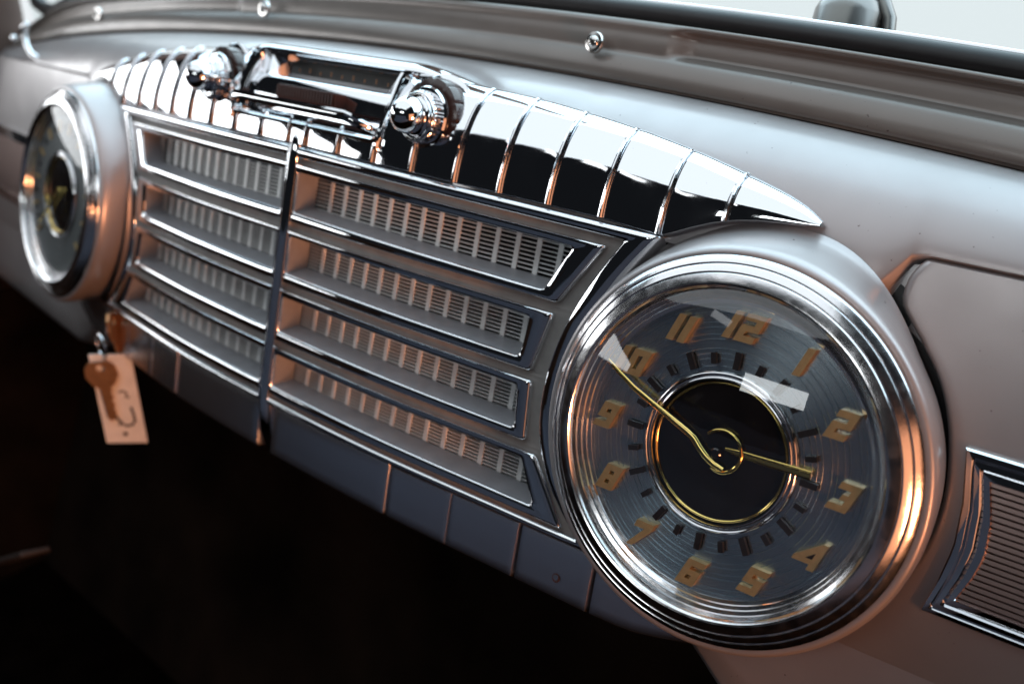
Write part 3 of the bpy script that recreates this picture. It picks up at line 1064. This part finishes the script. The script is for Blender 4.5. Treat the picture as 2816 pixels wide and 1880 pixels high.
# ================================================================= KEYS, TAG, LEVER, FOOTWELL BITS
ig = Thing('ignition_switch', (-4.66, .3, -1.45), 'small round ignition switch under the left end of the grille with a key in it', 'switch')
fr3 = np.array([EX, EZ, -EY])
MB().lathe([(.16, -.3), (.17, .0), (.15, .05), (.11, .06), (.10, .03), (.0, .03)], (-4.30, .38, -1.42), fr3, 28).build('barrel', 'worn', ig)
MB().lathe([(.21, -.2), (.215, -.05), (.18, -.02), (.16, -.02)], (-4.30, .38, -1.42), fr3, 28).build('escutcheon', 'chrome', ig)

rc = np.array([-4.18, -.12, -1.98])      # where the ring hangs
G_DIR = np.array([0, math.sin(TILT), -math.cos(TILT)])     # gravity in dash coordinates
view = np.array([.72, -.62, .30]); view /= np.linalg.norm(view)
side = np.cross(view, -G_DIR); side = -side / np.linalg.norm(side)
if side[0] < 0: side = -side
nrm = np.cross(side, -G_DIR); nrm /= np.linalg.norm(nrm)
if nrm[1] > 0: nrm = -nrm
upv = -G_DIR


def key_mesh(name, top, upd, sd, nm, size, label):
    """flat key: broad bow with a hole, blade with cut teeth"""
    t = Thing(name, top, label, 'key')
    top = np.array(top)
    bow = [(-.26, -.10), (-.17, .0), (.17, .0), (.26, -.10), (.28, -.28), (.20, -.44), (.10, -.52), (-.10, -.52), (-.20, -.44), (-.28, -.28)]
    frk = np.array([sd, upd, nm])
    hole = [(.075 * math.cos(a), -.13 + .075 * math.sin(a)) for a in np.linspace(math.pi / 2 + math.pi, math.pi / 2 - math.pi, 11)[:-1]]
    mb = MB()
    n = len(bow)
    # bow as a ring of quads around the hole (matched by angle)
    bo = sorted(bow, key=lambda p: -math.atan2(p[1] + .13, p[0])); ho = sorted(hole, key=lambda p: -math.atan2(p[1] + .13, p[0]))
    for h in (-.022, .022):
        vs = [top + size * (sd * p[0] + upd * p[1] + nm * h) for p in bo] + [top + size * (sd * p[0] + upd * p[1] + nm * h) for p in ho]
        mb.add(vs, [(i, (i + 1) % n, n + (i + 1) % n, n + i) for i in range(n)])
    for lst in (bo, ho):
        a = [top + size * (sd * p[0] + upd * p[1] + nm * -.022) for p in lst]; b = [top + size * (sd * p[0] + upd * p[1] + nm * .022) for p in lst]
        mb.add(a + b, [(i, (i + 1) % n, n + (i + 1) % n, n + i) for i in range(n)])
    mb.build('bow', 'key', t, smooth=False)
    bl = [(-.09, -.50), (.09, -.50), (.10, -.58), (.07, -.66), (.10, -.73), (.055, -.81), (.09, -.89), (.05, -.97), (.08, -1.05), (.03, -1.17), (-.05, -1.20), (-.09, -1.12)]
    bl = [(p[0] * size, p[1] * size) for p in bl]
    MB().prism(bl[::-1], top, frk, -.016 * size, .016 * size).build('blade', 'key', t, smooth=False)
    return t


key_mesh('ignition_key', rc + side * .36 + upv * .50 + nrm * -.1, upv * .98, np.array([.75, -.65, .05]) / np.linalg.norm([.75, -.65, .05]), np.array([.65, .75, .1]) / np.linalg.norm([.65, .75, .1]), .95,
         'dull brass key sticking out of the ignition switch above the card tag')
# ring
kr = MB()
ax1, ax2 = upv, (nrm + side * .5); ax2 = ax2 / np.linalg.norm(ax2)
ring_pts = [rc + side * .16 + upv * .05 + .20 * (math.cos(a) * ax1 + math.sin(a) * ax2) for a in np.linspace(0, 2 * math.pi, 28)]
kr.tube(ring_pts, .018, 8, cap=False)
tag(kr.build('key_ring', 'worn'), 'small wire ring joining the keys to the card tag', 'key ring')
key_mesh('spare_key', rc + nrm * .07 + side * .10 + upv * -.17, upv * .995 - side * .05, side, nrm, .80, 'second brass key hanging in front of the pale card tag')
tg = Thing('key_tag', rc + upv * -.12, 'pale rectangular card tag with black ink scribble hanging from the key ring', 'tag')
o0 = rc - upv * .09 + side * .255
frt = np.array([side, upv, nrm])
MB().prism([(-.285, 0.02), (-.285, -1.43), (.285, -1.50), (.285, -.04)][::-1], o0, frt, -.012, .012).build('card', 'card', tg, smooth=False)
def stroke(pts, r):
    MB().tube([o0 + side * p[0] + upv * p[1] + nrm * .014 for p in pts], r, 6, flat=.25, up=tuple(nrm)).build('ink_mark', 'ink', tg)
stroke([(-.14, -.80), (-.10, -.95), (-.06, -1.06), (.0, -1.15), (-.06, -1.16), (-.02, -1.09)], .018)
stroke([(.02, -.62), (.08, -.60), (.13, -.64), (.10, -.70), (.16, -.72)], .014)
stroke([(.15, -.88), (.165, -1.0), (.17, -1.11), (.12, -1.17), (.04, -1.18), (.0, -1.15)], .019)
MB().lathe([(.034, .0135), (.0, .014)], o0 + side * .0 + upv * -1.31, frt, 18).build('punch_hole', 'ink', tg)

lv = Thing('chrome_lever', (-9.5, 1.1, 1.85), 'small chrome lever with rounded head on the far left end of the dashboard', 'lever')
MB().tube([(-9.35, 1.12, 1.82), (-9.5, 1.06, 1.88), (-9.75, 1.08, 2.02), (-10.0, 1.14, 2.18)], [.06, .055, .05, .055], 14).build('stalk', 'chrome', lv)
MB().tube([(-10.25, 1.17, 2.14), (-10.2, 1.16, 2.2), (-10.1, 1.15, 2.27), (-10.0, 1.14, 2.33), (-9.93, 1.13, 2.37), (-9.90, 1.13, 2.39)], [.02, .06, .075, .075, .06, .02], 14).build('lever_head', 'chrome', lv)
MB().lathe([(.0, .06), (.035, .05), (.055, .02), (.055, -.02), (.035, -.05), (.0, -.06)], (-10.6, 1.2, 2.10), fr3, 20).build('end_ball', 'chrome', lv)

pd = Thing('pedal', (-6.0, .2, -6.3), 'dim brown pedal edge in the dark footwell at the lower left corner', 'pedal')
MB().box((-6.7, .2, -6.40), (1.5, .5, .10), np.array([[.86, 0, .5], [0, 1, 0], [-.5, 0, .86]])).build('pad', 'pedal', pd, bevel=.03)
